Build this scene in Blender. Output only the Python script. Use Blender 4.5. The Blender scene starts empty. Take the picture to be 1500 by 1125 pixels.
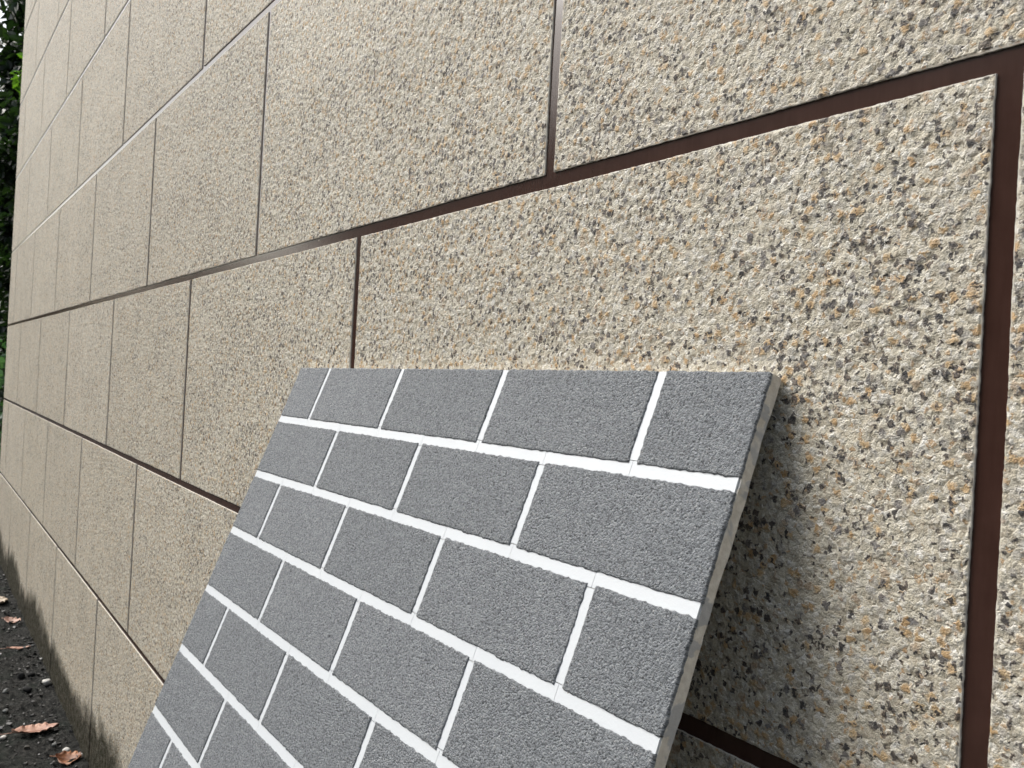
import bpy, math, random
import numpy as np
from mathutils import Matrix, Vector

random.seed(7)
RNG = np.random.default_rng(11)
SC = bpy.context.scene
COL = SC.collection

# ------------------------------------------------------------------ camera
cam_d = bpy.data.cameras.new('camera')
cam = bpy.data.objects.new('camera', cam_d)
COL.objects.link(cam)
cam_d.sensor_fit = 'HORIZONTAL'
cam_d.sensor_width = 36.0
cam_d.lens = 36.0 * 1257.0 / 1500.0
cam_d.clip_start = 0.01
cam_d.clip_end = 2000
CAM = Vector((0.26453, -0.55370, 1.33847))
r_, u_, f_ = Vector((0.57608, 0.81556, 0.05469)), Vector((-0.03011, -0.04569, 0.9985)), Vector((-0.81684, 0.57686, 0.00176))
cam.matrix_world = Matrix(((r_.x, u_.x, -f_.x, CAM.x), (r_.y, u_.y, -f_.y, CAM.y), (r_.z, u_.z, -f_.z, CAM.z), (0, 0, 0, 1)))
SC.camera = cam
cam_d.dof.use_dof = True; cam_d.dof.focus_distance = 0.95; cam_d.dof.aperture_fstop = 22   # a phone's small lens

# ------------------------------------------------------------------ sky, sun, exposure
SUN_DIR = Vector((-0.74, -0.55, 0.95)).normalized()      # towards the sun
world = bpy.data.worlds.new('World'); SC.world = world; world.use_nodes = True
wt = world.node_tree; wt.nodes.clear()
sky = wt.nodes.new('ShaderNodeTexSky'); sky.sky_type = 'NISHITA'; sky.sun_disc = False
sky.sun_elevation = math.asin(SUN_DIR.z)
sky.sun_rotation = math.atan2(SUN_DIR.x, SUN_DIR.y)
sky.air_density = 1.6; sky.dust_density = 4.0; sky.ozone_density = 1.0
hs = wt.nodes.new('ShaderNodeHueSaturation'); hs.inputs['Saturation'].default_value = 0.5   # overcast: nearly white
bg = wt.nodes.new('ShaderNodeBackground'); bg.inputs['Strength'].default_value = 0.10
wo = wt.nodes.new('ShaderNodeOutputWorld')
wt.links.new(sky.outputs[0], hs.inputs['Color']); wt.links.new(hs.outputs[0], bg.inputs['Color']); wt.links.new(bg.outputs[0], wo.inputs[0])
sun_d = bpy.data.lights.new('sun', 'SUN'); sun_d.energy = 1.45; sun_d.angle = math.radians(42); sun_d.color = (1.0, 0.98, 0.945)
sun = bpy.data.objects.new('sun', sun_d); COL.objects.link(sun)
sun.rotation_euler = SUN_DIR.to_track_quat('Z', 'Y').to_euler()
sun.location = (-3, -4, 8)
vs = SC.view_settings
vs.view_transform = 'Standard'; vs.look = 'None'; vs.exposure = 1.07; vs.gamma = 1.0; vs.use_curve_mapping = False

SC.cycles.adaptive_threshold = 0.015
SC.cycles.max_bounces = 4; SC.cycles.diffuse_bounces = 2; SC.cycles.glossy_bounces = 2; SC.cycles.transmission_bounces = 3

# ------------------------------------------------------------------ helpers
def mesh_np(name, V, F, smooth=True):
    """V (n,3); F a list of equal-length face arrays [(m,4), (k,3) ...]"""
    me = bpy.data.meshes.new(name)
    V = np.ascontiguousarray(V, dtype=np.float32)
    Fs = [np.asarray(f, dtype=np.int32) for f in (F if isinstance(F, list) else [F])]
    me.vertices.add(len(V)); me.vertices.foreach_set('co', V.ravel())
    tot = np.concatenate([np.full(len(f), f.shape[1], np.int32) for f in Fs])
    li = np.concatenate([f.ravel() for f in Fs])
    st = np.concatenate([[0], np.cumsum(tot)[:-1]]).astype(np.int32)
    me.loops.add(len(li)); me.loops.foreach_set('vertex_index', li)
    me.polygons.add(len(tot)); me.polygons.foreach_set('loop_start', st)
    me.polygons.foreach_set('use_smooth', np.full(len(tot), smooth))
    me.update(calc_edges=True)
    return me

def obj(name, me, mat=None, parent=None, loc=None):
    o = bpy.data.objects.new(name, me); COL.objects.link(o)
    if mat is not None and me is not None and len(me.materials) == 0: me.materials.append(mat)
    if parent is not None: o.parent = parent
    if loc is not None: o.location = loc
    return o

def tag(o, label=None, cat=None, group=None, kind=None):
    if label: o['label'] = label
    if cat: o['category'] = cat
    if group: o['group'] = group
    if kind: o['kind'] = kind
    return o

def empty(name, loc=(0, 0, 0)):
    o = bpy.data.objects.new(name, None); COL.objects.link(o); o.location = loc
    o.empty_display_size = 0.1
    return o

def box_np(x0, x1, y0, y1, z0, z1):
    V = np.array([(x, y, z) for x in (x0, x1) for y in (y0, y1) for z in (z0, z1)], float)
    F = np.array([(0, 1, 3, 2), (4, 6, 7, 5), (0, 4, 5, 1), (2, 3, 7, 6), (0, 2, 6, 4), (1, 5, 7, 3)])
    return V, F

def hash2(ix, iy, seed):
    h = (ix.astype(np.int64) * 374761393 + iy.astype(np.int64) * 668265263 + seed * 1442695041) & 0x7fffffff
    h = ((h ^ (h >> 13)) * 1274126177) & 0x7fffffff
    h = (h ^ (h >> 16)) & 0xffff
    return h / 65535.0

def vnoise(x, y, seed=0):
    ix, iy = np.floor(x), np.floor(y); fx, fy = x - ix, y - iy
    fx = fx * fx * (3 - 2 * fx); fy = fy * fy * (3 - 2 * fy)
    a, b = hash2(ix, iy, seed), hash2(ix + 1, iy, seed)
    c, d = hash2(ix, iy + 1, seed), hash2(ix + 1, iy + 1, seed)
    return (a * (1 - fx) + b * fx) * (1 - fy) + (c * (1 - fx) + d * fx) * fy

def fbm(x, y, seed=0, oct=4, rough=0.5):
    s, a, t = 0, 1, 0
    for k in range(oct):
        s = s + a * vnoise(x * 2 ** k + 17.3 * k, y * 2 ** k - 9.1 * k, seed + k); t += a; a *= rough
    return s / t

# ------------------------------------------------------------------ node helper
class NT:
    def __init__(s, name, disp=False):
        s.m = bpy.data.materials.new(name); s.m.use_nodes = True
        s.t = s.m.node_tree; s.t.nodes.clear()
        s.out = s.n('ShaderNodeOutputMaterial'); s.p = s.n('ShaderNodeBsdfPrincipled')
        s.l(s.p.outputs[0], s.out.inputs[0])
        if disp: s.m.displacement_method = 'BOTH'
    def n(s, t, **k):
        x = s.t.nodes.new(t)
        for a, b in k.items(): setattr(x, a, b)
        return x
    def l(s, a, b): s.t.links.new(a, b)
    def set(s, node, **k):
        for a, b in k.items():
            inp = node.inputs[a.replace('_', ' ')]
            if hasattr(b, 'is_linked') or isinstance(b, bpy.types.NodeSocket): s.l(b, inp)
            else: inp.default_value = b
        return node
    def math(s, op, a, b=None, c=None, clamp=False):
        x = s.n('ShaderNodeMath', operation=op, use_clamp=clamp)
        for i, v in enumerate((a, b, c)):
            if v is None: continue
            if isinstance(v, bpy.types.NodeSocket): s.l(v, x.inputs[i])
            else: x.inputs[i].default_value = v
        return x.outputs[0]
    def vmath(s, op, a, b=None, sc=None):
        x = s.n('ShaderNodeVectorMath', operation=op)
        for i, v in enumerate((a, b)):
            if v is None: continue
            if isinstance(v, bpy.types.NodeSocket): s.l(v, x.inputs[i])
            else: x.inputs[i].default_value = v
        if sc is not None:
            if isinstance(sc, bpy.types.NodeSocket): s.l(sc, x.inputs['Scale'])
            else: x.inputs['Scale'].default_value = sc
        return x.outputs[0]
    dim = '3D'
    def flat(s, P):
        s.dim = '2D'; o = s.sep(P); x = s.n('ShaderNodeCombineXYZ'); s.l(o[0], x.inputs[0]); s.l(o[2], x.inputs[1]); return x.outputs[0]
    def noise(s, vec, scale, detail=2, rough=0.5, dist=0.0):
        x = s.n('ShaderNodeTexNoise', noise_dimensions=s.dim); s.l(vec, x.inputs['Vector'])
        x.inputs['Scale'].default_value = scale; x.inputs['Detail'].default_value = detail
        x.inputs['Roughness'].default_value = rough; x.inputs['Distortion'].default_value = dist
        return x
    def vor(s, vec, scale, feature='F1', rnd=1.0):
        x = s.n('ShaderNodeTexVoronoi', feature=feature, voronoi_dimensions=s.dim); s.l(vec, x.inputs['Vector'])
        x.inputs['Scale'].default_value = scale; x.inputs['Randomness'].default_value = rnd
        return x
    def ramp(s, fac, stops, interp='LINEAR'):
        x = s.n('ShaderNodeValToRGB'); s.l(fac, x.inputs[0]); cr = x.color_ramp; cr.interpolation = interp
        while len(cr.elements) < len(stops): cr.elements.new(0.5)
        for e, (p, c) in zip(cr.elements, stops):
            e.position = p; e.color = (c, c, c, 1) if isinstance(c, (int, float)) else (*c, 1)
        return x.outputs[0]
    def mix(s, fac, a, b, mode='MIX'):
        x = s.n('ShaderNodeMix', data_type='RGBA', blend_type=mode)
        for i, v in ((0, fac), (6, a), (7, b)):
            if isinstance(v, bpy.types.NodeSocket): s.l(v, x.inputs[i])
            else: x.inputs[i].default_value = (*v, 1) if isinstance(v, tuple) else v
        return x.outputs[2]
    def sep(s, vec):
        x = s.n('ShaderNodeSeparateXYZ'); s.l(vec, x.inputs[0]); return x.outputs
    def sepc(s, col):
        x = s.n('ShaderNodeSeparateColor'); s.l(col, x.inputs[0]); return x.outputs
    def worldpos(s):
        # object coordinates moved by the object's place: runs on across neighbouring pieces
        tc = s.n('ShaderNodeTexCoord'); oi = s.n('ShaderNodeObjectInfo')
        return s.vmath('ADD', tc.outputs['Object'], oi.outputs['Location'])
    def bump(s, h, strength, dist):
        b = s.n('ShaderNodeBump'); s.l(h, b.inputs['Height'])
        b.inputs['Strength'].default_value = strength; b.inputs['Distance'].default_value = dist
        s.l(b.outputs[0], s.p.inputs['Normal'])

# ------------------------------------------------------------------ materials
def mat_granite():
    t = NT('sprayed_granite_texture', disp=True)
    P = t.flat(t.worldpos())                 # x along the wall, y up
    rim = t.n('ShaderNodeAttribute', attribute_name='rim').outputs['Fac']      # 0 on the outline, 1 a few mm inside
    dn = t.noise(P, 240, 2, 0.6)
    Pd = t.vmath('ADD', P, t.vmath('SCALE', t.vmath('SUBTRACT', dn.outputs['Color'], (0.5, 0.5, 0.5)), sc=0.0075))
    v1 = t.vor(Pd, 138); v2 = t.vor(Pd, 290); v3 = t.vor(Pd, 600)
    a = t.sepc(v1.outputs['Color']); b = t.sepc(v2.outputs['Color']); c = t.sepc(v3.outputs['Color'])
    fine = t.noise(P, 900, 2, 0.7).outputs[0]
    base = t.ramp(b[0], [(0.0, (0.30, 0.25, 0.18)), (0.15, (0.48, 0.425, 0.325)), (0.45, (0.57, 0.525, 0.42)), (0.65, (0.61, 0.57, 0.475)), (0.86, (0.67, 0.645, 0.58)), (1.0, (0.80, 0.79, 0.765))])
    small = t.ramp(c[1], [(0.0, (0.13, 0.115, 0.10)), (0.12, (0.31, 0.275, 0.22)), (0.3, (0.52, 0.48, 0.39)), (0.75, (0.58, 0.55, 0.465)), (1.0, (0.74, 0.725, 0.69))])
    col = t.mix(0.48, base, small)
    och = t.math('MULTIPLY', t.math('GREATER_THAN', a[1], 0.835), t.ramp(v1.outputs['Distance'], [(0.25, 1.0), (0.62, 0.0)]))
    ochc = t.mix(b[2], (0.43, 0.265, 0.115), (0.58, 0.43, 0.25))
    col = t.mix(t.math('MULTIPLY', och, 0.9), col, ochc)
    och2 = t.math('MULTIPLY', t.math('GREATER_THAN', b[1], 0.90), t.ramp(v2.outputs['Distance'], [(0.3, 1.0), (0.62, 0.0)]))
    col = t.mix(t.math('MULTIPLY', och2, 0.75), col, (0.43, 0.27, 0.13))
    # dark mica grains, gathered in loose clumps
    clump = t.ramp(t.math('ADD', t.math('MULTIPLY', t.noise(P, 34, 2, 0.55).outputs[0], 0.6), t.math('MULTIPLY', t.noise(P, 6, 2, 0.5).outputs[0], 0.4)), [(0.42, 0.0), (0.60, 1.0)])
    th = t.math('SUBTRACT', 0.962, t.math('MULTIPLY', clump, 0.19))
    dk1 = t.math('MULTIPLY', t.math('GREATER_THAN', a[0], th), t.ramp(v1.outputs['Distance'], [(0.32, 1.0), (0.5, 0.0)]))
    th2 = t.math('SUBTRACT', 0.945, t.math('MULTIPLY', clump, 0.20))
    dk2 = t.math('MULTIPLY', t.math('GREATER_THAN', b[2], th2), t.ramp(v2.outputs['Distance'], [(0.35, 1.0), (0.6, 0.0)]))
    dkc = t.ramp(c[0], [(0.0, (0.012, 0.014, 0.022)), (0.45, (0.05, 0.045, 0.045)), (1.0, (0.17, 0.14, 0.115))])
    col = t.mix(t.math('MULTIPLY', t.math('MAXIMUM', dk1, dk2), 0.95), col, dkc)
    gr = t.math('MULTIPLY', t.math('GREATER_THAN', a[2], 0.78), t.ramp(v1.outputs['Distance'], [(0.2, 1.0), (0.6, 0.0)]))
    col = t.mix(t.math('MULTIPLY', gr, 0.5), col, t.mix(c[2], (0.20, 0.185, 0.175), (0.42, 0.41, 0.40)))
    col = t.mix(0.25, col, t.ramp(fine, [(0.3, 0.22), (0.7, 0.78)]), 'OVERLAY')
    big = t.noise(P, 2.2, 3, 0.5).outputs[0]
    col = t.mix(0.5, col, t.ramp(big, [(0.35, (0.96, 0.945, 0.91)), (0.65, (1.02, 1.01, 0.985))]), 'MULTIPLY')
    oi = t.n('ShaderNodeObjectInfo')                                            # each panel sprayed a touch lighter or darker
    col = t.mix(1.0, col, t.ramp(oi.outputs['Random'], [(0.0, (0.93, 0.925, 0.915)), (0.5, (0.97, 0.965, 0.95)), (1.0, (1.0, 1.0, 1.0))]), 'MULTIPLY')
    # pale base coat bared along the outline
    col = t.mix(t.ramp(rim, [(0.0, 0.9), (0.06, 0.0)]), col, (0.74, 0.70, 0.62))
    # splash stain along the foot of the wall, with a ragged upper edge
    z = t.sep(P)[1]
    sx = t.noise(t.vmath('MULTIPLY', P, (1.0, 0.8, 1.0)), 9, 5, 0.6).outputs[0]
    sb = t.noise(P, 2.3, 2, 0.5).outputs[0]
    hgt = t.math('ADD', 0.0, t.math('ADD', t.math('MULTIPLY', sx, 0.20), t.math('MULTIPLY', sb, 0.20)))
    stain = t.ramp(t.math('SUBTRACT', hgt, z), [(0.0, 0.0), (0.03, 0.55), (0.08, 1.0)])
    stain = t.math('MULTIPLY', stain, t.ramp(t.noise(P, 45, 3, 0.6).outputs[0], [(0.3, 0.86), (0.6, 1.0)]))
    drip = t.math('MULTIPLY', t.ramp(t.noise(t.vmath('MULTIPLY', P, (1, 0.25, 1)), 20, 3, 0.6).outputs[0], [(0.5, 0.0), (0.8, 0.3)]), t.ramp(z, [(0.15, 1.0), (0.6, 0.0)]))
    st_c = t.mix(sb, (0.018, 0.0175, 0.0135), (0.028, 0.028, 0.018))
    col = t.mix(t.math('MULTIPLY', stain, 0.97), t.mix(drip, col, (0.16, 0.14, 0.105)), st_c)
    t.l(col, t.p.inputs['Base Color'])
    t.p.inputs['Roughness'].default_value = 0.66
    t.l(t.math('SUBTRACT', 0.5, t.math('MULTIPLY', stain, 0.45)), t.p.inputs['Specular IOR Level'])      # dirt is matt
    # relief: lumps, grains, pits
    h1 = t.noise(P, 85, 4, 0.6).outputs[0]
    def dome(v): return t.math('SQRT', t.math('SUBTRACT', 1.0, t.math('POWER', t.math('MULTIPLY', v.outputs['Distance'], 1.5, clamp=True), 2.0), clamp=True))
    g1 = t.math('MULTIPLY', dome(v1), t.math('ADD', 0.15, t.math('MULTIPLY', a[1], 0.85)))
    g2 = t.math('MULTIPLY', dome(v2), t.math('ADD', 0.15, t.math('MULTIPLY', b[0], 0.85)))
    h = t.math('ADD', t.math('MULTIPLY', t.math('SUBTRACT', h1, 0.5), 1.45), t.math('ADD', t.math('MULTIPLY', g1, 0.62), t.math('MULTIPLY', g2, 0.42)))
    h = t.math('ADD', h, t.math('MULTIPLY', t.math('SUBTRACT', fine, 0.5), 0.16))
    h = t.math('MULTIPLY', t.math('SUBTRACT', h, 0.35), rim)
    d = t.n('ShaderNodeDisplacement'); t.l(h, d.inputs['Height']); d.inputs['Midlevel'].default_value = 0.0; d.inputs['Scale'].default_value = 0.0018
    t.l(d.outputs[0], t.out.inputs['Displacement'])
    return t.m

def mat_joint():
    t = NT('dark_brown_joint_paint')
    P = t.worldpos()
    br = t.noise(t.vmath('MULTIPLY', P, (1.0, 1.0, 0.12)), 240, 3, 0.6).outputs[0]
    bh = t.noise(P, 60, 3, 0.6).outputs[0]
    col = t.mix(t.math('MULTIPLY', t.math('ADD', br, bh), 0.5), (0.028, 0.013, 0.0095), (0.074, 0.038, 0.030))
    sp = t.vor(P, 75); spc = t.sepc(sp.outputs['Color'])
    dot = t.math('MULTIPLY', t.math('GREATER_THAN', spc[0], 0.96), t.math('LESS_THAN', sp.outputs['Distance'], 0.09))
    col = t.mix(dot, col, (0.55, 0.50, 0.42))
    t.l(col, t.p.inputs['Base Color'])
    t.p.inputs['Roughness'].default_value = 0.15; t.p.inputs['Specular IOR Level'].default_value = 0.7
    t.bump(t.math('ADD', br, t.math('MULTIPLY', bh, 0.6)), 0.12, 0.0003)
    return t.m

def mat_brick():
    t = NT('grey_sprayed_stipple')
    tc = t.n('ShaderNodeTexCoord'); oi = t.n('ShaderNodeObjectInfo')
    P = t.flat(t.vmath('ADD', tc.outputs['Object'], t.vmath('MULTIPLY', oi.outputs['Location'], (1.0, 1.0, 2.7))))
    dn = t.noise(P, 700, 2, 0.6)
    Pd = t.vmath('ADD', P, t.vmath('SCALE', t.vmath('SUBTRACT', dn.outputs['Color'], (0.5, 0.5, 0.5)), sc=0.0022))
    v = t.vor(Pd, 560); vc = t.sepc(v.outputs['Color'])
    v2 = t.vor(Pd, 900)
    n = t.noise(P, 420, 4, 0.7).outputs[0]
    big = t.noise(P, 9, 3, 0.5).outputs[0]
    col = t.mix(vc[0], (0.205, 0.222, 0.240), (0.385, 0.408, 0.432))
    spk = t.math('MULTIPLY', t.math('GREATER_THAN', vc[1], 0.88), t.math('LESS_THAN', v.outputs['Distance'], 0.5))
    col = t.mix(t.math('MULTIPLY', spk, 0.6), col, (0.035, 0.036, 0.04))
    spl = t.math('MULTIPLY', t.math('GREATER_THAN', vc[2], 0.9), t.math('LESS_THAN', v.outputs['Distance'], 0.4))
    col = t.mix(t.math('MULTIPLY', spl, 0.5), col, (0.56, 0.56, 0.56))
    col = t.mix(0.6, col, t.ramp(t.math('ADD', t.math('MULTIPLY', big, 0.6), t.math('MULTIPLY', oi.outputs['Random'], 0.4)), [(0.25, (0.82, 0.83, 0.83)), (0.75, (1.0, 1.0, 1.0))]), 'MULTIPLY')
    t.l(col, t.p.inputs['Base Color'])
    t.p.inputs['Roughness'].default_value = 0.7
    h = t.math('ADD', t.math('MULTIPLY', n, 1.4), t.math('ADD', t.math('MULTIPLY', v.outputs['Distance'], -0.9), t.math('MULTIPLY', v2.outputs['Distance'], -0.4)))
    t.bump(h, 1.0, 0.0024)
    return t.m

def mat_white():
    t = NT('white_joint_paint')
    P = t.worldpos()
    n = t.noise(P, 300, 4, 0.6).outputs[0]
    b = t.noise(P, 18, 3, 0.5).outputs[0]
    col = t.mix(b, (0.58, 0.61, 0.64), (0.65, 0.68, 0.70))
    v = t.vor(P, 90); vc = t.sepc(v.outputs['Color'])
    dot = t.math('MULTIPLY', t.math('GREATER_THAN', vc[0], 0.95), t.math('LESS_THAN', v.outputs['Distance'], 0.07))
    col = t.mix(dot, col, (0.25, 0.22, 0.2))
    t.l(col, t.p.inputs['Base Color']); t.p.inputs['Roughness'].default_value = 0.55
    t.bump(n, 0.3, 0.0006)
    return t.m

def mat_core():
    t = NT('cement_board_edge')
    P = t.worldpos()
    n = t.noise(P, 16, 4, 0.6, 0.6).outputs[0]; f = t.noise(P, 160, 4, 0.65).outputs[0]
    cem = t.ramp(f, [(0.3, (0.62, 0.57, 0.49)), (0.7, (0.82, 0.78, 0.70))])
    smear = t.ramp(n, [(0.53, 0.0), (0.555, 1.0)])
    col = t.mix(t.math('MULTIPLY', smear, 0.85), cem, t.mix(f, (0.38, 0.385, 0.39), (0.52, 0.525, 0.53)))
    t.l(col, t.p.inputs['Base Color']); t.p.inputs['Roughness'].default_value = 0.75
    t.bump(t.math('ADD', f, t.math('MULTIPLY', smear, 0.25)), 0.6, 0.0012)
    return t.m

def mat_soil():
    t = NT('damp_dark_soil')
    P = t.worldpos()
    n1 = t.noise(P, 7, 5, 0.6).outputs[0]; n2 = t.noise(P, 60, 5, 0.7).outputs[0]; n3 = t.noise(P, 300, 3, 0.7).outputs[0]
    col = t.ramp(n2, [(0.25, (0.008, 0.008, 0.0075)), (0.5, (0.030, 0.030, 0.028)), (0.7, (0.075, 0.072, 0.066))])
    col = t.mix(t.ramp(n1, [(0.48, 0.0), (0.66, 0.55)]), col, (0.022, 0.029, 0.023))
    v = t.vor(P, 60); vc = t.sepc(v.outputs['Color'])
    chip = t.math('MULTIPLY', t.math('GREATER_THAN', vc[0], 0.95), t.math('LESS_THAN', v.outputs['Distance'], 0.25))
    col = t.mix(t.math('MULTIPLY', chip, 0.7), col, t.mix(vc[1], (0.10, 0.11, 0.11), (0.28, 0.28, 0.27)))
    t.l(col, t.p.inputs['Base Color'])
    t.p.inputs['Roughness'].default_value = 0.95; t.p.inputs['Specular IOR Level'].default_value = 0.12
    t.bump(t.math('ADD', n2, t.math('MULTIPLY', n3, 0.4)), 1.0, 0.012)
    return t.m

def mat_stone(name, c1, c2, rough=0.7):
    t = NT(name)
    P = t.worldpos()
    n = t.noise(P, 90, 4, 0.65).outputs[0]
    t.l(t.mix(n, c1, c2), t.p.inputs['Base Color']); t.p.inputs['Roughness'].default_value = rough
    t.bump(n, 0.6, 0.003)
    return t.m

def mat_dryleaf(name, c1, c2, c3):
    t = NT(name)
    tc = t.n('ShaderNodeTexCoord')
    P = tc.outputs['Object']
    n = t.noise(P, 40, 4, 0.6).outputs[0]; f = t.noise(t.vmath('MULTIPLY', P, (1, 3, 1)), 220, 3, 0.6).outputs[0]
    col = t.ramp(n, [(0.3, c1), (0.52, c2), (0.72, c3)])
    t.l(t.mix(0.35, col, t.ramp(f, [(0.3, 0.3), (0.7, 0.7)]), 'OVERLAY'), t.p.inputs['Base Color'])
    t.p.inputs['Roughness'].default_value = 0.5
    t.bump(f, 0.5, 0.001)
    return t.m

def mat_foliage(name, c1, c2):
    t = NT(name)
    g = t.n('ShaderNodeNewGeometry')
    r = g.outputs['Random Per Island']
    col = t.mix(r, c1, c2)
    t.l(col, t.p.inputs['Base Color']); t.p.inputs['Roughness'].default_value = 0.42
    tr = t.n('ShaderNodeBsdfTranslucent'); t.l(t.mix(1.0, col, (1.6, 2.0, 0.7), 'MULTIPLY'), tr.inputs['Color'])
    mx = t.n('ShaderNodeMixShader'); mx.inputs[0].default_value = 0.35
    t.l(t.p.outputs[0], mx.inputs[1]); t.l(tr.outputs[0], mx.inputs[2]); t.l(mx.outputs[0], t.out.inputs[0])
    return t.m

def mat_bark():
    t = NT('dark_bark')
    P = t.worldpos()
    n = t.noise(t.vmath('MULTIPLY', P, (1, 1, 0.2)), 30, 5, 0.65).outputs[0]
    t.l(t.mix(n, (0.025, 0.020, 0.016), (0.11, 0.09, 0.07)), t.p.inputs['Base Color']); t.p.inputs['Roughness'].default_value = 0.85
    t.bump(n, 0.8, 0.02)
    return t.m

M_GRANITE, M_JOINT, M_BRICK, M_WHITE, M_CORE, M_SOIL, M_BARK = mat_granite(), mat_joint(), mat_brick(), mat_white(), mat_core(), mat_soil(), mat_bark()

# ------------------------------------------------------------------ ground
def graded(stops):
    """stops: [(x0, x1, step), ...] contiguous"""
    out = []
    for x0, x1, st in stops:
        n = max(1, int(round((x1 - x0) / st))); out.append(np.linspace(x0, x1, n, endpoint=False))
    return np.concatenate(out + [[stops[-1][1]]])

gx = graded([(-400, -60, 40), (-60, -12, 3), (-12, -6.8, 0.3), (-6.8, -4.2, 0.016), (-4.2, -2.4, 0.009), (-2.4, 1.5, 0.13), (1.5, 12, 1.2), (12, 60, 12), (60, 400, 60)])
gy = graded([(-400, -60, 40), (-60, -6, 3), (-6, -1, 0.5), (-1, -0.5, 0.05), (-0.5, 0.02, 0.009), (0.02, 0.3, 0.09), (0.3, 6, 0.6), (6, 60, 6), (60, 400, 60)])
X, Y = np.meshgrid(gx, gy, indexing='ij')
near = np.clip((1.5 - np.abs(Y)) / 0.8, 0, 1) * np.clip((9 - np.abs(X + 2)) / 3, 0, 1)
rel = np.abs(fbm(X * 28, Y * 60, 2, 4, 0.6) - 0.5) * 2
Z = near * ((fbm(X * 6, Y * 9, 1, 4) - 0.5) * 0.030 + (rel - 0.4) * 0.024 + (fbm(X * 90, Y * 90, 5, 2) - 0.5) * 0.008)
Z = Z + near * 0.012 * np.clip(1 + Y / 0.10, 0, 1) - 0.004        # soil banked a little against the wall
ng, mg = len(gx), len(gy)
idx = np.arange(ng * mg).reshape(ng, mg)
G = mesh_np('ground', np.stack([X, Y, Z], -1).reshape(-1, 3), np.stack([idx[:-1, :-1], idx[1:, :-1], idx[1:, 1:], idx[:-1, 1:]], -1).reshape(-1, 4))
tag(obj('ground', G, M_SOIL), kind='structure')

# ------------------------------------------------------------------ the panelled wall
CO = 0.5                     # course height
PW = 1.89 * CO               # panel length
Z0 = 3.12 * CO               # height of the long joint near the camera's eye
X_END = -13.03 * CO          # far corner of the wall
X_NEAR = 1.75 * PW
TOP = Z0 + 6 * CO
HJ, VJ = 0.0160, 0.0172      # joint widths
DEPTH = 0.0021

wall = empty('panel_wall', (X_END, 0, 0))
tag(wall, 'long beige wall of granite-textured panels with dark brown joints', 'wall')

def axis_steps(a, b, distf, k, lo):
    xs = [a, a + 0.0008, a + 0.002]
    x = a + 0.002
    while True:
        x += max(lo, k * distf(x))
        if x >= b - 0.0030: break
        xs.append(x)
    xs += [b - 0.002, b - 0.0008, b]
    return np.array(xs)

def panel_mesh(x0, x1, z0, z1, seed):
    dx = lambda x: math.hypot(x - CAM.x, CAM.y)
    xn = min(max(CAM.x, x0), min(x1, 0.02))
    zn = min(max(CAM.z, z0), z1)
    dz = lambda z: math.sqrt((xn - CAM.x) ** 2 + CAM.y ** 2 + (z - CAM.z) ** 2)
    kx = 0.0021
    # what lies outside the picture on the near side gets a coarse grid
    def sx(x):
        d = dx(x)
        return d if x < 0.06 else 16
    def sz(z):
        d = dz(z)
        return d if not (x1 > -0.6 and z > Z0 + 0.27) else 12
    xs = axis_steps(x0, x1, sx, kx, 0.0012); zs = axis_steps(z0, z1, sz, 0.0021, 0.0012)
    n, m = len(xs), len(zs)
    Xg, Zg = np.meshgrid(xs, zs, indexing='ij')
    Yg = np.zeros_like(Xg)
    # ragged outline where the masking tape was pulled off
    def rag(tt, s): return (fbm(tt * 170, tt * 0 + s, seed + s, 3, 0.65) - 0.5) * 0.0010 + (vnoise(tt * 9, tt * 0, seed + s + 9) - 0.5) * 0.0010
    for i, s in ((0, 1), (-1, 2)):
        Xg[i, :] += rag(zs, s); Yg[i, :] = 0.0003
    for j, s in ((0, 3), (-1, 4)):
        Zg[:, j] += rag(xs, s); Yg[:, j] = 0.0003
    cx, cz = (x0 + x1) / 2, (z0 + z1) / 2
    V = np.stack([Xg - cx, Yg, Zg - cz], -1).reshape(-1, 3)
    I = np.arange(n * m).reshape(n, m)
    F = np.stack([I[:-1, :-1], I[1:, :-1], I[1:, 1:], I[:-1, 1:]], -1).reshape(-1, 4)
    ring = np.concatenate([I[:, 0], I[-1, 1:], I[-2::-1, -1], I[0, -2:0:-1]])
    S = V[ring].copy(); S[:, 1] = DEPTH + 0.002
    base = len(V); V = np.concatenate([V, S])
    k = len(ring); a = np.arange(k); b2 = (a + 1) % k
    V = np.concatenate([V, V[ring]]); fr = base + k      # own rim vertices: the edge stays crisp
    F2 = np.stack([fr + b2, fr + a, base + a, base + b2], -1)
    me = mesh_np('panel', V, np.concatenate([F, F2]))
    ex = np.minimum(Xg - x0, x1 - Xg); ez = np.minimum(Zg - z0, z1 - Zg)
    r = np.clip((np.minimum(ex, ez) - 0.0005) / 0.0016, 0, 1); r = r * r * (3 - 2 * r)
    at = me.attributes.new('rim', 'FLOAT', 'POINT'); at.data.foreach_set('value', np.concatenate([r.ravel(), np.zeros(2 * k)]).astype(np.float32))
    return me, (cx, 0, cz)

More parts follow.
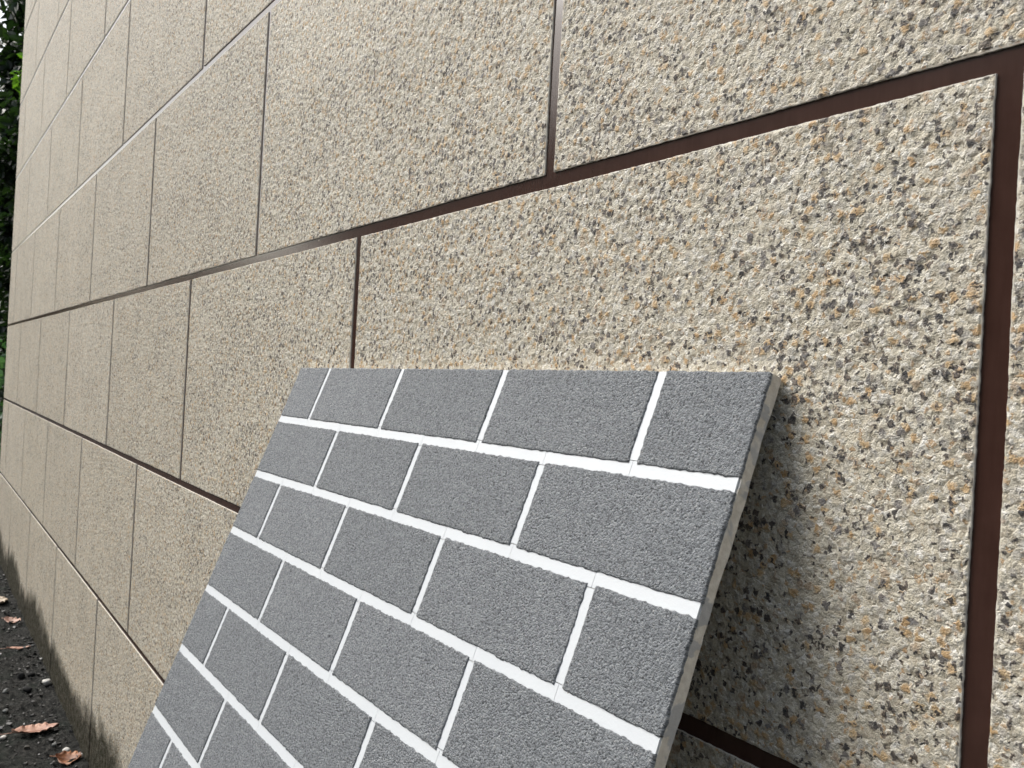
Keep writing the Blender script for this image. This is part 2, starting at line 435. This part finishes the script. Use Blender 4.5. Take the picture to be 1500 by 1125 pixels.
courses = [(-2 * CO + Z0, -0.02, 1)]         # foot course: full height down to the soil
ntri = 0
for v in range(-3, 6):
    zb, zt = Z0 + v * CO, Z0 + (v + 1) * CO
    zb = zb + HJ / 2 if v > -3 else -0.03
    zt -= HJ / 2
    odd = (v % 2 == 0)        # courses above the eye-level joint start half a panel over
    off = 0.5 if odd else 0.0
    k = -1
    while True:
        xr = -(k - 0 + off - 0.0) * PW      # right joint of this panel
        xl = xr - PW
        k += 1
        if xr - VJ / 2 < X_END + 0.02: break
        a, b = max(xl + VJ / 2, X_END), xr - VJ / 2
        if a >= X_NEAR: continue
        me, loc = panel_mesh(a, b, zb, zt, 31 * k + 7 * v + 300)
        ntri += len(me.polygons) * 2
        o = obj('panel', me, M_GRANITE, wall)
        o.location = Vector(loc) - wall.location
print('wall tris', ntri)
V, F = box_np(X_END + 0.003, 1.5 * PW + PW / 2 - 0.01, DEPTH, 0.35, -0.3, TOP)
jb = obj('joint_backing', mesh_np('joint_backing', V - np.array(wall.location), F, False), M_JOINT, wall)
tag(jb, 'dark brown painted joint recess between the panels')

# ------------------------------------------------------------------ the grey sample board leaning on the wall
BW, BH = 0.2400, 0.0960                     # brick module
sv = Vector((0.99993663, -0.00084785, 0.01122627)).normalized()
tv = Vector((0.01075, -0.36374, -0.93144)); tv = (tv - sv * tv.dot(sv)).normalized()
nv = sv.cross(tv).normalized()              # into the wall
TL = Vector((-1.11213, -0.01440, 1.34915))  # left end of the top edge of the front face, s=-0.5 t=0.045
BT = 0.0142                                 # thickness
S0, S1, T0 = -0.5, 3.48, 0.045
LEN = (TL.z + 0.0) / 0.93144 - 0.0
T1 = T0 + LEN / BH
org = TL + tv * LEN
board = empty('sample_board')
board.matrix_world = Matrix(((sv.x, nv.x, -tv.x, org.x), (sv.y, nv.y, -tv.y, org.y), (sv.z, nv.z, -tv.z, org.z), (0, 0, 0, 1)))
tag(board, 'grey brick-pattern sample board with white joints leaning against the wall', 'sample board')
WID = (S1 - S0) * BW
def lx(s): return (s - S0) * BW
def lz(t): return LEN - (t - T0) * BH
# core slab with slightly uneven sawn edges
def core_mesh():
    nz = 300; zs = np.linspace(0.0, LEN, nz)
    V = []; 
    wob = (fbm(zs * 40, zs * 0, 77, 3) - 0.5) * 0.0022; wob2 = (fbm(zs * 45, zs * 0 + 5, 78, 4, 0.65) - 0.5) * 0.0050
    ywob = (fbm(zs * 30, zs * 0 + 9, 79, 4, 0.65) - 0.5) * 0.0070
    for i, z in enumerate(zs):
        V += [(wob[i], 0.0030, z), (WID + wob2[i] * .6, 0.0030, z), (WID + wob2[i] * .4, BT + ywob[i] * .5, z), (wob[i], BT, z)]
    F = []
    for i in range(nz - 1):
        for j in range(4):
            a, b = 4 * i + j, 4 * i + (j + 1) % 4
            F.append((a, b, b + 4, a + 4))
    F += [(3, 2, 1, 0), (4 * nz - 4, 4 * nz - 3, 4 * nz - 2, 4 * nz - 1)]
    return mesh_np('core', np.array(V), np.array(F), False)
tag(obj('core', core_mesh(), M_CORE, board), 'pale cement board with grey paint smears on its cut edge')

def brick_mesh(w, h, seed, cutr=False):
    st = 0.0028
    xs = np.concatenate([[0, .0009], np.linspace(0, w, int(w / st) + 2)[1:-1], [w - .0009, w]])
    zs = np.concatenate([[0, .0009], np.linspace(0, h, int(h / st) + 2)[1:-1], [h - .0009, h]])
    Xg, Zg = np.meshgrid(xs, zs, indexing='ij')
    Yg = (fbm(Xg * 420, Zg * 420, seed, 2, 0.6) - 0.5) * 0.0016 + (fbm(Xg * 40, Zg * 40, seed + 5, 2) - 0.5) * 0.0006
    rag = lambda q, s: (fbm(q * 260, q * 0 + s, seed + s, 3, 0.7) - 0.5) * 0.0030
    Xg[0, :] += rag(zs, 1); Xg[-1, :] += rag(zs, 2); Zg[:, 0] += rag(xs, 3); Zg[:, -1] += rag(xs, 4)
    for e in (np.s_[0, :], np.s_[-1, :], np.s_[:, 0], np.s_[:, -1]): Yg[e] = 0.0006
    n, m = Xg.shape
    V = np.stack([Xg, Yg, Zg], -1).reshape(-1, 3)
    I = np.arange(n * m).reshape(n, m)
    F = np.stack([I[:-1, :-1], I[1:, :-1], I[1:, 1:], I[:-1, 1:]], -1).reshape(-1, 4)
    ring = np.concatenate([I[:, 0], I[-1, 1:], I[-2::-1, -1], I[0, -2:0:-1]])
    S = V[ring].copy(); S[:, 1] = 0.0032
    base = len(V); V = np.concatenate([V, S]); k = len(ring); a = np.arange(k); b = (a + 1) % k
    return mesh_np('brick', V, np.concatenate([F, np.stack([ring[b], ring[a], base + a, base + b], -1)]))

JH, JV = 0.0112, 0.0110
cache = {}
row = 0
nb = 0
while row < T1:
    ta, tb = max(T0, row), min(T1, row + 1)
    za = lz(tb) + (JH / 2 if tb == row + 1 else 0.0005); zb = lz(ta) - (JH / 2 if ta == row else 0.0)
    if zb - za > 0.01:
        joints = [0, 1, 2, 3] if row % 2 == 0 else [0.5, 1.5, 2.5]
        edges = [S0] + joints + [S1]
        for i in range(len(edges) - 1):
            sa, sb = edges[i], edges[i + 1]
            xa = lx(sa) + (JV / 2 if i > 0 else 0.0); xb = lx(sb) - (JV / 2 if i < len(edges) - 2 else 0.0)
            var = (row * 3 + i) % 4
            key = (round(xb - xa, 4), round(zb - za, 4), var)
            if key not in cache: cache[key] = brick_mesh(xb - xa, zb - za, 900 + 13 * len(cache))
            b = obj('brick', cache[key], M_BRICK, board)
            b.location = (xa, 0, za); nb += 1
        # white bed joint below this row, poured in half-brick lengths with hairline gaps
        if row + 1 < T1 - 0.1:
            zc = lz(row + 1); cuts = [S0] + [x * .5 for x in range(0, 7)] + [S1]
            for i in range(len(cuts) - 1):
                V, F = box_np(lx(cuts[i]) + (0.00025 if i else -0.0004), lx(cuts[i + 1]) - (0.00025 if i < len(cuts) - 2 else 0.001), 0.0013, 0.0031, zc - JH / 2 - 0.0022, zc + JH / 2 + 0.0022)
                me = mesh_np('joint_strip', V, F, False)
                obj('joint_strip', me, M_WHITE, board)
        for s in joints:
            V, F = box_np(lx(s) - JV / 2 - 0.002, lx(s) + JV / 2 + 0.002, 0.00135, 0.0031, za - JH / 2 + 0.0085, zb + (JH / 2 - 0.0085 if ta == row else -0.0003))
            obj('joint_strip', mesh_np('joint_strip', V, F, False), M_WHITE, board)
    row += 1

# ------------------------------------------------------------------ trees beyond the far corner
def tube(path, radii, seg=8):
    V, F = [], []
    for i, p in enumerate(path):
        p = Vector(p); d = (Vector(path[min(i + 1, len(path) - 1)]) - Vector(path[max(i - 1, 0)])).normalized()
        a = d.orthogonal().normalized(); b = d.cross(a)
        for k in range(seg):
            q = p + (a * math.cos(2 * math.pi * k / seg) + b * math.sin(2 * math.pi * k / seg)) * radii[i]
            V.append(tuple(q))
    for i in range(len(path) - 1):
        for k in range(seg):
            F.append((i * seg + k, i * seg + (k + 1) % seg, (i + 1) * seg + (k + 1) % seg, (i + 1) * seg + k))
    return np.array(V), np.array(F)

def join(parts):
    Vs, Fs, o = [], [], 0
    for V, F in parts: Vs.append(V); Fs.append(F + o); o += len(V)
    return np.concatenate(Vs), np.concatenate(Fs)

def leaf_cloud(centres, radii, per, size, rng):
    """leaves (folded rhombs, two quads) in uneven clumps"""
    C = []
    for c, r, n in zip(centres, radii, per):
        d = rng.normal(size=(n, 3)); d /= np.linalg.norm(d, axis=1)[:, None]
        C.append(np.array(c) + d * (r * rng.random((n, 1)) ** 0.45) * np.array([1, 1, 0.75]))
    C = np.concatenate(C); n = len(C)
    ax = rng.normal(size=(n, 3)); ax[:, 2] = ax[:, 2] * 0.6 - 0.35; ax /= np.linalg.norm(ax, axis=1)[:, None]
    up = rng.normal(size=(n, 3)) * 0.7 + np.array([0, 0, 1]); sd = np.cross(ax, up); sd /= np.linalg.norm(sd, axis=1)[:, None]
    nr = np.cross(sd, ax)
    L = size * (0.6 + 0.8 * rng.random((n, 1))); Wd = L * 0.30
    P0 = C; P3 = C + ax * L + nr * L * -0.12
    m1 = C + ax * L * 0.3; m2 = C + ax * L * 0.68
    V = np.stack([P0, m1 + sd * Wd + nr * Wd * .35, m2 + sd * Wd * .8 + nr * Wd * .25, P3, m2 - sd * Wd * .8 + nr * Wd * .25, m1 - sd * Wd + nr * Wd * .35], 1).reshape(-1, 3)
    b = np.arange(n)[:, None] * 6
    return V, np.concatenate([b + np.array([[0, 1, 2, 3]]), b + np.array([[0, 3, 4, 5]])])

def tree(name, label, loc, h, crad, zlo, mat, nl, size, seed, lean=(0, 0), cat='tree', cl=1.0):
    rng = np.random.default_rng(seed)
    t = empty(name, loc); tag(t, label, cat, 'trees beyond the far corner of the wall')
    parts = []
    path = [(lean[0] * s, lean[1] * s + 0.08 * math.sin(5 * s + seed), h * 0.82 * s) for s in np.linspace(0, 1, 9)]
    parts.append(tube(path, [0.055 * h / 3 * (1 - 0.85 * s) + .012 for s in np.linspace(0, 1, 9)]))
    cs, rs = [], []
    nl_c = 34
    for i in range(nl_c):
        f = (i + .5) / nl_c; zz = zlo + (h - zlo) * f
        prof = math.sin(math.pi * min(1, 0.18 + 0.8 * f)) ** 0.7
        az = i * 2.4 + rng.random(); rr = crad * prof * (0.35 + 0.65 * rng.random())
        c = Vector((lean[0] * zz / h + math.cos(az) * rr, lean[1] * zz / h + math.sin(az) * rr, zz))
        k = max(0, min(8, int(zz / h * 8 / .82) - 1)); s = Vector(path[k])
        mid = (s + c) / 2 + Vector((0, 0, 0.12))
        parts.append(tube([s, mid, c], [0.03 * h / 4, 0.018 * h / 4, 0.006], 5))
        cs.append(tuple(c)); rs.append(cl * crad * (0.24 + 0.22 * rng.random()))
    V, F = join(parts); obj('trunk', mesh_np('trunk', V, F), M_BARK, t)
    per = [max(20, int(nl / nl_c * (0.5 + rng.random()))) for _ in cs]
    V, F = leaf_cloud(cs, rs, per, size, rng)
    obj('crown', mesh_np('crown', V, F, False), mat, t)
    return t

M_F1 = mat_foliage('dark_leaf', (0.007, 0.015, 0.008), (0.018, 0.032, 0.014))
M_F2 = mat_foliage('painted_sunlit_leaf', (0.075, 0.15, 0.022), (0.13, 0.23, 0.035))  # sunlight on the leaves is put into this brighter green
M_F3 = mat_foliage('blue_green_leaf', (0.035, 0.075, 0.045), (0.07, 0.13, 0.085))
tree('broadleaf_tree', 'tall dark leafy tree just beyond the far wall corner', (-10.6, 0.78, 0), 5.6, 0.52, 0.3, M_F1, 24000, 0.10, 3, cl=1.9)
tree('broadleaf_tree', 'taller dark tree behind the tree nearest the wall corner', (-13.0, 1.02, 0), 7.0, 0.62, 0.3, M_F1, 17000, 0.15, 5, cl=1.9)
tree('broadleaf_tree', 'dark spreading tree standing farthest back behind the other foliage', (-17.5, 2.1, 0), 9.0, 2.2, 0.4, M_F1, 34000, 0.22, 6)
tree('sunlit_clump', 'clump of sunlit leaves painted bright green beside the upper wall edge', (-9.1, 0.36, 0), 4.22, 0.20, 3.80, M_F2, 260, 0.075, 8)  # stem added to carry the clump; its bright green stands for sunlight
tree('leafy_shrub', 'blue-green shrub low beside the far wall corner', (-8.6, 0.42, 0), 1.75, 0.34, 0.25, M_F3, 1400, 0.10, 12, cat='shrub')

# far-off wood across the open ground: dark mass added for its reflection in the glossy joints
rngw = np.random.default_rng(21)
cs = [(-34 - 6 * rngw.random(), yy, 0.8 + 4.7 * rngw.random() ** 0.8) for yy in np.arange(-34, 12, 0.55)]
cs += [(xx, -10 - 3 * rngw.random(), 0.6 + 6.2 * rngw.random()) for xx in np.arange(-27, 12, 0.18)]       # unseen row added behind the camera, to cut mirrored sky and low front light
V, F = leaf_cloud(cs, [1.6 + rngw.random() for _ in cs], [130] * len(cs), 0.5, rngw)
tag(obj('added_wood', mesh_np('added_wood', V, F, False), M_F1), 'dark wood behind the trees and behind the camera, added to darken reflections', 'woodland', kind='stuff')

# ------------------------------------------------------------------ dry leaves, stones and debris at the foot of the wall
def gz(x, y):
    i = np.clip(np.searchsorted(gx, x), 1, ng - 1); j = np.clip(np.searchsorted(gy, y), 1, mg - 1)
    return float(Z[i - 1:i + 1, j - 1:j + 1].max())

def dry_leaf(label, x, y, L, W, rot, mat, seed, curl=0.25, tilt=0.0, teeth=5):
    rng = np.random.default_rng(seed)
    n = 15; rows = []
    for i in range(n):
        s = i / (n - 1)
        w = W * (math.sin(math.pi * min(1, s * 0.97 + 0.015)) ** 0.75) * (0.72 + 0.28 * abs(math.sin(s * math.pi * teeth + seed)))
        wl, wr = w * (0.8 + .3 * rng.random()), w * (0.8 + .3 * rng.random())
        zc = curl * L * 0.5 * (2 * s - 1) ** 2 * (1 if seed % 2 else .6)
        cup = 0.35 * W
        rows.append([(s * L - L / 2, -wl, zc + cup * (0.6 + .5 * rng.random())), (s * L - L / 2, -wl * .5, zc + cup * .22), (s * L - L / 2, 0, zc), (s * L - L / 2, wr * .5, zc + cup * .25), (s * L - L / 2, wr, zc + cup * (0.5 + .6 * rng.random()))])
    V = np.array(rows).reshape(-1, 3); m = 5
    I = np.arange(n * m).reshape(n, m)
    F = np.stack([I[:-1, :-1], I[1:, :-1], I[1:, 1:], I[:-1, 1:]], -1).reshape(-1, 4)
    k = len(V); V2 = V - np.array([0, 0, 0.0006])
    ring = np.concatenate([I[:, 0], I[-1, 1:], I[-2::-1, -1], I[0, -2:0:-1]]); a = ring; b = np.roll(ring, -1)
    Fa = np.concatenate([F, F[:, ::-1] + k, np.stack([b, a, a + k, b + k], -1)])
    blade = mesh_np('blade', np.concatenate([V, V2]), Fa)
    t = empty('dry_leaf', (x, y, gz(x, y) + 0.001)); t.rotation_euler = (tilt, 0, rot)
    tag(t, label, 'leaf', 'dry leaves on the soil')
    obj('blade', blade, mat, t)
    pv, pf = tube([(-L / 2 - 0.25 * L, 0.004, curl * L * .35), (-L / 2, 0, curl * L * .45 * (1 if seed % 2 else .6)), (L * .1, 0, 0.0012), (L * .48, 0, curl * L * .45 * (1 if seed % 2 else .6) + .0008)], [0.0012, 0.0013, 0.0009, 0.0004], 5)
    obj('midrib', mesh_np('midrib', pv, pf), mat, t)
    return t

ML1 = mat_dryleaf('pinkish_dry_leaf', (0.24, 0.12, 0.085), (0.44, 0.245, 0.175), (0.55, 0.36, 0.27))
ML2 = mat_dryleaf('rust_dry_leaf', (0.10, 0.035, 0.015), (0.26, 0.095, 0.035), (0.38, 0.17, 0.07))
ML3 = mat_dryleaf('tan_dry_leaf', (0.22, 0.16, 0.10), (0.40, 0.30, 0.20), (0.50, 0.40, 0.29))
dry_leaf('large pinkish brown dry leaf lying flat on dark soil', -3.215, -0.113, 0.150, 0.044, 1.50, ML1, 3, 0.10)
dry_leaf('curled rust brown dry leaf nearest the camera beside the wall foot', -2.905, -0.048, 0.085, 0.034, 1.0, ML2, 5, 0.30, 0.35, 3)
dry_leaf('small pinkish tan leaf farther along beside the wall foot', -4.725, -0.050, 0.10, 0.028, 0.7, ML1, 7, 0.25, 0.3, 3)
dry_leaf('small flat brown leaf between the pebble and the far leaf', -4.24, -0.072, 0.10, 0.018, 1.4, ML1, 9, 0.12, 0, 3)
dry_leaf('pale tan leaf farthest from the camera at the picture edge', -5.13, -0.068, 0.12, 0.035, 0.2, ML3, 11, 0.3, 0.3, 4)

def pebble_mesh(r, seed, flat=0.75):
    rng = np.random.default_rng(seed)
    n, m = 9, 12; V = [(0, 0, r)]
    ph = rng.random(6) * 6
    for i in range(1, n):
        th = math.pi * i / n
        for k in range(m):
            a = 2 * math.pi * k / m
            q = r * (1 + 0.16 * math.sin(2 * a + ph[0]) * math.sin(th) + 0.11 * math.sin(3 * th + ph[1]) + 0.09 * math.sin(3 * a + 2 * th + ph[2]))
            V.append((q * math.sin(th) * math.cos(a), q * math.sin(th) * math.sin(a), q * math.cos(th)))
    V.append((0, 0, -r)); V = np.array(V) * np.array([1, 0.85, flat])
    q, tr = [], []
    for i in range(n - 2):
        for k in range(m):
            a = 1 + i * m + k; b = 1 + i * m + (k + 1) % m
            q.append((a, a + m, b + m, b))
    for k in range(m):
        tr.append((0, 1 + k, 1 + (k + 1) % m)); e = 1 + (n - 2) * m
        tr.append((len(V) - 1, e + (k + 1) % m, e + k))
    return mesh_np('pebble', V, [np.array(q), np.array(tr)])

MW = mat_stone('white_pebble', (0.55, 0.53, 0.48), (0.72, 0.70, 0.66)); MG = mat_stone('grey_pebble', (0.10, 0.105, 0.10), (0.20, 0.205, 0.20)); MD = mat_stone('black_pebble', (0.007, 0.007, 0.007), (0.02, 0.02, 0.02), 1.0)
peb = [('round white pebble against the wall foot', -3.70, -0.022, 0.0165, MW), ('tiny white pebble left of the large pinkish leaf', -3.214, -0.213, 0.010, MW),
       ('white chip just behind the curled rust leaf', -2.974, -0.046, 0.012, MW), ('white chip between the curled rust leaf and the wall', -2.915, -0.012, 0.011, MW),
       ('pale grey stone left of the white pebble at the picture edge', -3.70, -0.165, 0.013, MG), ('pale grey stone between the white pebble and the large leaf at the edge', -3.462, -0.186, 0.011, MG),
       ('black lump of soil left of the white pebble, nearer the picture edge', -3.86, -0.097, 0.017, MD), ('black lump of soil left of the white pebble, nearer the wall', -3.845, -0.063, 0.015, MD),
       ('black lump of soil directly left of the white pebble', -3.67, -0.093, 0.017, MD), ('black lump of soil right beside the white pebble in front', -3.66, -0.020, 0.014, MD),
       ('grey stone between the large leaf and the curled leaf', -3.06, -0.072, 0.009, MG)]
for i, (lab, x, y, r, m) in enumerate(peb):
    o = obj('pebble', pebble_mesh(r, 40 + i, 0.7), m, None, (x, y, gz(x, y) + r * 0.35)); o.rotation_euler = (0, 0, i * 1.3)
    tag(o, lab, 'pebble', 'stones and lumps on the soil')

# fine debris nobody could count
parts = []
for i in range(900):
    x = random.uniform(-6.4, -2.5); y = -abs(random.gauss(0, 0.13)) - 0.004
    if y < -0.42: continue
    r = random.choice((0.002, 0.002, 0.003, 0.003, 0.004, 0.006)) * random.uniform(.7, 1.3)
    V, F = box_np(-1, 1, -.8, .8, -.5, .5)
    V = V * r * (1 + RNG.normal(size=V.shape) * 0.28)
    R = Matrix.Rotation(random.random() * 6.28, 3, 'Z') @ Matrix.Rotation(random.uniform(-.5, .5), 3, 'X')
    V = V @ np.array(R).T + np.array([x, y, gz(x, y) + r * 0.2])
    parts.append((V, F))
V, F = join(parts)
MDEB = NT('debris_chips'); g_ = MDEB.n('ShaderNodeNewGeometry')
MDEB.l(MDEB.ramp(g_.outputs['Random Per Island'], [(0.0, (0.006, 0.006, 0.005)), (0.6, (0.018, 0.017, 0.016)), (0.88, (0.04, 0.036, 0.03)), (0.97, (0.08, 0.08, 0.076)), (1.0, (0.28, 0.27, 0.25))]), MDEB.p.inputs['Base Color'])
tag(obj('soil_debris', mesh_np('soil_debris', V, F, False), MDEB.m), 'fine dark chips and grit strewn over the soil', 'debris', kind='stuff')
